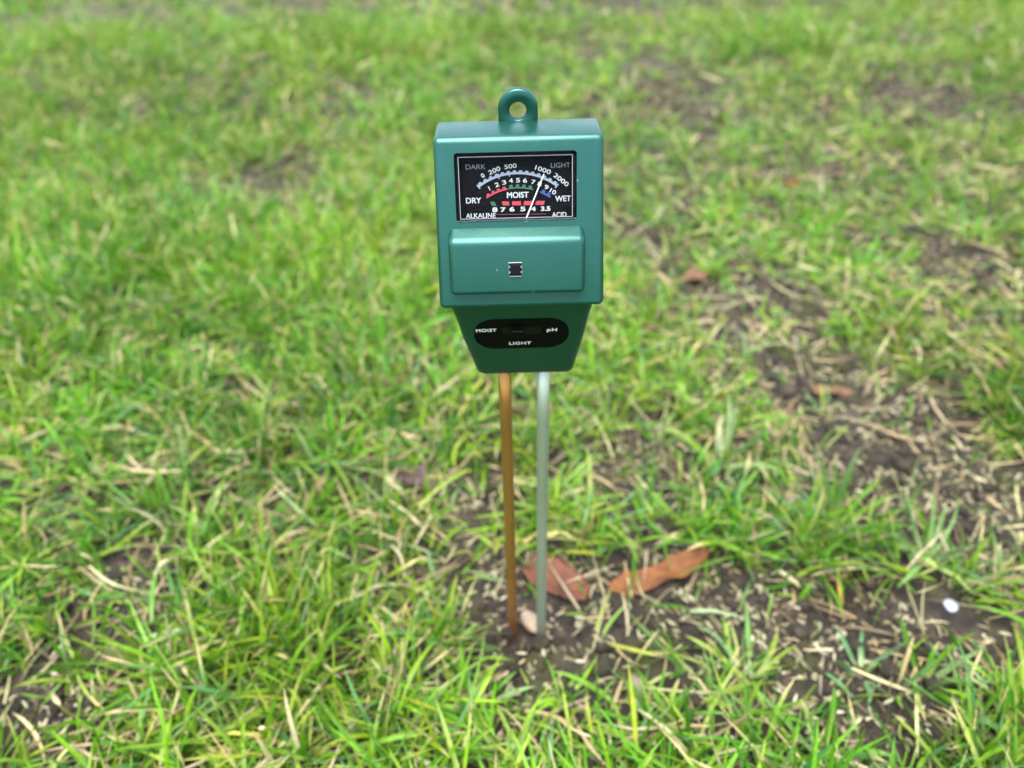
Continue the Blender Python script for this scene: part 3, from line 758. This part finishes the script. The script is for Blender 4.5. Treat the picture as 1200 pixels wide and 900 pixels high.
# ------------------------------------------------------------------ grass seed
def seed_shape(sides=6):
    rings = [(-1, .05), (-.7, .55), (-.2, 1), (.3, .85), (.75, .4), (1, .04)]
    v = []; f = []
    for (t, r_) in rings:
        for i in range(sides):
            a = 2 * math.pi * i / sides; v.append((t, r_ * math.cos(a), r_ * math.sin(a) * .6))
    for k in range(len(rings) - 1):
        for i in range(sides): f.append((k * sides + i, k * sides + (i + 1) % sides, (k + 1) * sides + (i + 1) % sides, (k + 1) * sides + i))
    return np.array(v), np.array(f)
SV, SF = seed_shape()
SEEDC = np.array([(.19, .17, .095), (.24, .215, .13), (.13, .115, .06), (.17, .17, .085), (.30, .275, .19), (.115, .09, .05)])
x, y = lawn_points(-.2, 1.1, 40000); b = bare(x, y)
k = (RNG.random(len(x)) < np.clip(b - .18, 0, 1) ** 1.3 * np.where(y < .2, 2.4, 1.1) * (.5 + vnoise(x * 30, y * 30, 41))) & clear_of_meter(x, y, .009); x, y, b = x[k], y[k], b[k]; n = len(x)
ln_ = RNG.uniform(.0018, .0037, n); wd = RNG.uniform(.0006, .00115, n); az = RNG.uniform(0, 6.28, n); tilt = RNG.normal(0, .22, n)
zc = ground_h(x, y) + wd * .6 + .0004
# pixel of every seed, to find the ones that show largest
rel = np.stack([x - CAM.x, y - CAM.y, zc - CAM.z], -1); dep = rel @ np.array(_f)
spx = 600 + FPX * (rel @ np.array(_r)) / dep; spy = 450 - FPX * (rel @ np.array(_u)) / dep
inview = (spx > 8) & (spx < 1192) & (spy > 380) & (spy < 892) & (b > .62)
score = np.where(inview, ln_ / dep, -1); order = np.argsort(-score)[:280]; single = np.zeros(n, bool); single[order] = score[order] > 0
seed_ms = [plain('seed_husk', tuple(c), .6, bump=.4, bscale=900, var=.25, vscale=300) for c in SEEDC]
seed_me = []
for c in range(len(SEEDC)):
    mm = np_mesh('grass_seed', SV, SF.ravel(), np.arange(len(SF)) * 4, np.full(len(SF), 4)); mm.materials.append(seed_ms[c]); seed_me.append(mm)
for i in np.nonzero(single)[0]:
    o = bpy.data.objects.new('grass_seed', seed_me[RNG.integers(len(SEEDC))]); COL.objects.link(o)
    o.location = (x[i], y[i], zc[i]); o.rotation_euler = (RNG.uniform(-.5, .5), tilt[i], az[i]); o.scale = (ln_[i], wd[i], wd[i])
    o['label'] = 'small tan husk of grass seed lying loose on the bare soil'; o['category'] = 'seed'; o['group'] = 'loose grass seeds on the bare soil'
rest = ~single; m_ = int(rest.sum())
S = SV[None] * np.stack([ln_, wd, wd], -1)[rest][:, None]
ct, st = np.cos(tilt[rest])[:, None], np.sin(tilt[rest])[:, None]; S = np.stack([S[..., 0] * ct + S[..., 2] * st, S[..., 1], -S[..., 0] * st + S[..., 2] * ct], -1)
ca_, sa_ = np.cos(az[rest])[:, None], np.sin(az[rest])[:, None]; S = np.stack([S[..., 0] * ca_ - S[..., 1] * sa_, S[..., 0] * sa_ + S[..., 1] * ca_, S[..., 2]], -1)
S += np.stack([x, y, zc], -1)[rest][:, None]
Fq = (SF[None] + (np.arange(m_) * len(SV))[:, None, None]).reshape(-1, 4)
tint = np.repeat(pick(SEEDC, None, m_), len(SV), 0)
me = np_mesh('scattered_seed', S.reshape(-1, 3), Fq.ravel(), np.arange(len(Fq)) * 4, np.full(len(Fq), 4), tint)
link('scattered_seed', me, M['dry'], kind='stuff', label='tan grass seed strewn thinly through the lawn', cat='seed')

# ------------------------------------------------------------------ tufts that stand apart
def tuft(px, py, nb, lmin, lmax, spread, label, pale=.9, wmul=1.0, green=None):
    c = at(px, py); root = link('grass_tuft', None, label=label, cat='grass tuft', group='grass tufts on the thin soil'); root.location = c
    a0 = RNG.uniform(0, 6.28)
    for i in range(nb):
        one = lambda v: np.array([v])
        az = a0 + 2 * math.pi * i / nb + RNG.normal(0, .35)
        xx, yy = .003 * math.cos(az), .003 * math.sin(az)
        cc = pick(GREENS if green is None else np.array(green), None, 1)
        V_, Q_, T_ = blades(one(c.x + xx), one(c.y + yy), one(gz(c.x + xx, c.y + yy) - .001), one(az), one(RNG.uniform(.25, spread)), one(RNG.uniform(.1, 1.0)), one(RNG.uniform(lmin, lmax)),
                            one(RNG.uniform(.0022, .0036) * wmul), one(RNG.normal(0, .4)), one(RNG.normal(0, .9)), one(RNG.uniform(.2, .6)), cc, 7, True, np.array([pale * RNG.uniform(.6, 1)]),
                            one(.2 if RNG.random() < .25 else -1.0))
        me = np_mesh('blade', V_ - np.array(c), Q_.ravel(), np.arange(len(Q_)) * 4, np.full(len(Q_), 4), T_)
        link('blade', me, M['blade'], root)
tuft(975, 632, 18, .03, .06, 1.35, 'grass tuft with thick whitish stems splayed on the bare soil', 1.2)
tuft(842, 545, 10, .03, .055, .9, 'pale two-stemmed grass tuft beside the seed strewn patch', 1.3, 1.1)
tuft(1085, 655, 16, .025, .05, 1.2, 'wispy blue-green grass tuft next to the white flake', .5, .7, [(.07, .15, .06), (.1, .19, .05)])
tuft(1085, 800, 9, .018, .036, .8, 'small upright sprout of bright grass in the seeded soil', .5)
tuft(968, 880, 8, .025, .045, .8, 'slender grass sprout with few upright blades on dark crumbs', .4)
tuft(772, 872, 16, .022, .038, .95, 'dense bright grass tuft in front of the probes', .4)
tuft(1010, 790, 6, .02, .035, 1.2, 'flattened blue-green tuft of few blades on the soil', .6, 1.0, [(.07, .15, .06)])
tuft(560, 830, 9, .022, .04, .9, 'short yellow-green tuft between the copper probe and the lawn', .6)
tuft(880, 800, 8, .03, .05, 1.35, 'sprawling tuft with a curled yellowing blade', .5, .9, [(.16, .22, .03), (.08, .17, .03)])

# single long blades lying on the lawn
def loose_blade(p1, p2, wmm, col, label, arch=.006, cat='dry blade', name='fallen_blade', lift=.004):
    a, b = at(*p1), at(*p2); d = b - a; L = math.hypot(d.x, d.y); K = 9
    s = np.linspace(0, 1, K + 1); side = np.array((-d.y, d.x, 0)) / L
    P = np.array(a)[None] * (1 - s[:, None]) + np.array(b)[None] * s[:, None] + side[None] * (RNG.normal(0, .06) * L * np.sin(np.pi * s))[:, None]
    P[:, 2] = ground_h(P[:, 0], P[:, 1]) + lift + arch * np.sin(np.pi * s)
    wv = np.interp(s, [0, .1, .6, 1], [.6, 1, .85, .1]) * wmm * .0005
    tw = RNG.normal(0, .3) + RNG.normal(0, .6) * s
    S = side[None] * np.cos(tw)[:, None] + np.array((0, 0, 1))[None] * np.sin(tw)[:, None]; N2 = np.array((0, 0, -.4))
    V_ = np.stack([P - S * wv[:, None], P + N2 * wv[:, None], P + S * wv[:, None]], 1).reshape(-1, 3); o0 = V_[0].copy()
    i = (np.arange(K) * 3)[:, None] + np.arange(2)[None]; Q_ = np.stack([i, i + 1, i + 4, i + 3], -1).reshape(-1, 4)
    t = np.array(col)[None] * RNG.uniform(.85, 1.1, (len(V_), 1))
    me = np_mesh(name, V_ - o0, Q_.ravel(), np.arange(len(Q_)) * 4, np.full(len(Q_), 4), t)
    o = link(name, me, M['dry'], label=label, cat=cat); o.location = o0
loose_blade((170, 758), (256, 745), 4.2, (.30, .36, .18), 'broad pale green blade lying flat across the dense lawn')
loose_blade((388, 716), (505, 695), 4.0, (.40, .36, .21), 'long bleached blade pointing at the copper probe')
loose_blade((462, 528), (528, 503), 4.6, (.46, .36, .25), 'wide pinkish dry blade above the dark dead leaf')
loose_blade((982, 657), (986, 714), 2.4, (.34, .24, .03), 'short bright yellow blade below the splayed tuft', .002, 'yellow blade', lift=.003)
loose_blade((842, 545), (858, 492), 4.0, (.24, .235, .12), 'thick bleached stem rising from the pale tuft', .012, lift=.006)
loose_blade((455, 560), (515, 610), 3.4, (.42, .37, .22), 'bleached blade crossing beside the dark dead leaf')
loose_blade((808, 722), (880, 735), 3.2, (.20, .27, .13), 'grey-green blade lying behind the sprawling tuft')
loose_blade((1035, 640), (1190, 720), 3.6, (.18, .25, .06), 'long olive stem trailing above the white flake')
loose_blade((610, 640), (690, 645), 2.6, (.40, .34, .12), 'thin yellow straw bent over the reddish leaf', .010)
loose_blade((1125, 845), (1195, 895), 4.0, (.09, .19, .06), 'wide blue-green blade lying on the seeded soil')
loose_blade((820, 740), (860, 800), 3.2, (.10, .19, .07), 'blue-green blade slanting over the seeds near the curled leaf')

# ------------------------------------------------------------------ fallen leaves
def leaf(p1, p2, wmm, curl, lift1, lift2, mat, label, jag=.12, wave=.0015, prof=(.25, .8, 1, .9, .5, .12), bow=0.0, name='dead_leaf'):
    a, b = at(*p1), at(*p2); d = b - a; L = math.hypot(d.x, d.y); nu, nv = 22, 8
    side = Vector((-d.y, d.x, 0)) / L
    s = np.linspace(0, 1, nu + 1); t = np.linspace(-1, 1, nv + 1)
    wp = np.interp(s, np.linspace(0, 1, len(prof)), prof) * wmm * .0005
    jl = 1 + RNG.normal(0, jag, nu + 1); jr = 1 + RNG.normal(0, jag, nu + 1)
    S_, T_ = np.meshgrid(s, t, indexing='ij'); Wl = np.where(T_ < 0, (wp * jl)[:, None], (wp * jr)[:, None])
    off = T_ * Wl + (bow * L * np.sin(np.pi * S_))
    Xp = a.x + d.x * S_ + side.x * off; Yp = a.y + d.y * S_ + side.y * off
    ph = RNG.uniform(0, 6)
    Zp = gz((a.x + b.x) / 2, (a.y + b.y) / 2) + .0022 + curl * T_ ** 2 * np.sin(np.pi * np.clip(S_, .1, .9)) + lift1 * (1 - S_) ** 2 + lift2 * S_ ** 2 + wave * np.sin(S_ * 9 + ph + T_ * 1.7) - .0006 * np.exp(-(T_ / .15) ** 2)
    Zp = np.maximum(Zp, ground_h(Xp, Yp) + .0008)
    V_ = np.stack([Xp, Yp, Zp], -1).reshape(-1, 3); o0 = V_.mean(0)
    ii = np.arange((nu + 1) * (nv + 1)).reshape(nu + 1, nv + 1); Q_ = np.stack([ii[:-1, :-1], ii[1:, :-1], ii[1:, 1:], ii[:-1, 1:]], -1).reshape(-1, 4)
    me = np_mesh(name, V_ - o0, Q_.ravel(), np.arange(len(Q_)) * 4, np.full(len(Q_), 4))
    o = link(name, me, mat, label=label, cat='dead leaf'); o.location = o0
    md = o.modifiers.new('thickness', 'SOLIDIFY'); md.thickness = .00035; md.offset = 0
    return o
LM1 = leaf_mat('rust_leaf', (.080, .030, .010), (.142, .056, .018), (.026, .013, .011))
LM2 = leaf_mat('red_leaf', (.060, .022, .012), (.105, .040, .021), (.032, .014, .010))
LM3 = leaf_mat('dark_leaf', (.035, .022, .023), (.07, .045, .043), (.02, .013, .013))
LM4 = leaf_mat('pink_leaf', (.085, .045, .024), (.125, .068, .038), (.055, .028, .016))
leaf((714, 690), (829, 652), 17, .0035, .001, .005, LM1, 'long curled rust brown leaf with a dark blotch and torn end', .07, .0014, (.3, .8, .75, .7, .95, .6, .15), -.05)
leaf((618, 668), (688, 702), 22, .003, .004, .001, LM2, 'reddish brown leaf lying just behind the grey probe', .05, .001, (.5, .9, 1, .95, .8, .3))
leaf((468, 556), (520, 590), 16, .004, .002, .002, LM3, 'dark purple-brown leaf sunk among the grass', .12)
leaf((800, 334), (830, 328), 17, .003, .005, .005, LM4, 'pinkish tan leaf scrap in the grass behind the meter', .12)
leaf((950, 462), (996, 464), 10, .003, .004, .003, LM4, 'flat pinkish leaf at the edge of the bare soil', .12)
leaf((252, 384), (276, 366), 16, .003, .008, .008, LM1, 'small orange-brown leaf scrap caught in the dense lawn', .15)
leaf((2, 520), (38, 526), 20, .003, .008, .008, leaf_mat('tan_leaf', (.25, .15, .07), (.31, .2, .1), (.15, .08, .04)), 'tan leaf scrap half buried in tall grass', .12)
leaf((919, 230), (931, 224), 8, .003, .010, .010, leaf_mat('red_scrap', (.16, .035, .015), (.19, .055, .02), (.12, .03, .015)), 'tiny red-orange leaf scrap far out in the lawn', .1)
leaf((1168, 862), (1198, 852), 8, .002, .002, .004, LM4, 'narrow brownish leaf scrap beside the blue-green blade', .1)

# ------------------------------------------------------------------ stones and flake
def lump(px, py, dims, mat, label, name, cat, seed, sub=3, rough=.10, rz=0.0):
    c = at(px, py); bm = bmesh.new(); bmesh.ops.create_icosphere(bm, subdivisions=sub, radius=1)
    rs = np.random.default_rng(seed); dirs = rs.normal(0, 1, (7, 3)); dirs /= np.linalg.norm(dirs, axis=1)[:, None]; am = rs.uniform(-rough, rough * 1.6, 7)
    for v in bm.verts:
        k = 1 + sum(float(a_) * max(0, v.co.normalized().dot(Vector(d_))) ** 3 for a_, d_ in zip(am, dirs))
        v.co = Vector((v.co.x * dims[0] * k, v.co.y * dims[1] * k, v.co.z * dims[2] * k))
    o = link(name, bm_mesh(bm, name), mat, label=label, cat=cat); o.location = c + Vector((0, 0, dims[2] * .55)); o.rotation_euler = (0, .1, rz); return o
lump(618, 729, (.0032, .0056, .0026), plain('pale_stone', (.19, .14, .095), .7, bump=.5, bscale=500, var=.2, vscale=250), 'cream pebble wedged between the two probes', 'pebble', 'pebble', 3, 3, .38, .3)
lump(1110, 711, (.0034, .0026, .0011), plain('white_flake', (.26, .28, .34), .6, bump=.2), 'small white flake lying on the dark seeded soil', 'white_flake', 'flake', 4, 3, .55, .4).location.z += .002
lump(745, 806, (.0048, .0040, .0034), plain('tan_stone', (.10, .085, .055), .75, bump=.5, bscale=500, var=.2, vscale=250), 'tan pebble behind the dense bright tuft', 'pebble', 'pebble', 5)
lump(858, 709, (.0024, .0022, .0020), plain('yellow_stone', (.2, .13, .04), .6, var=.2), 'tiny yellow pebble beyond the torn leaf end', 'pebble', 'pebble', 6)
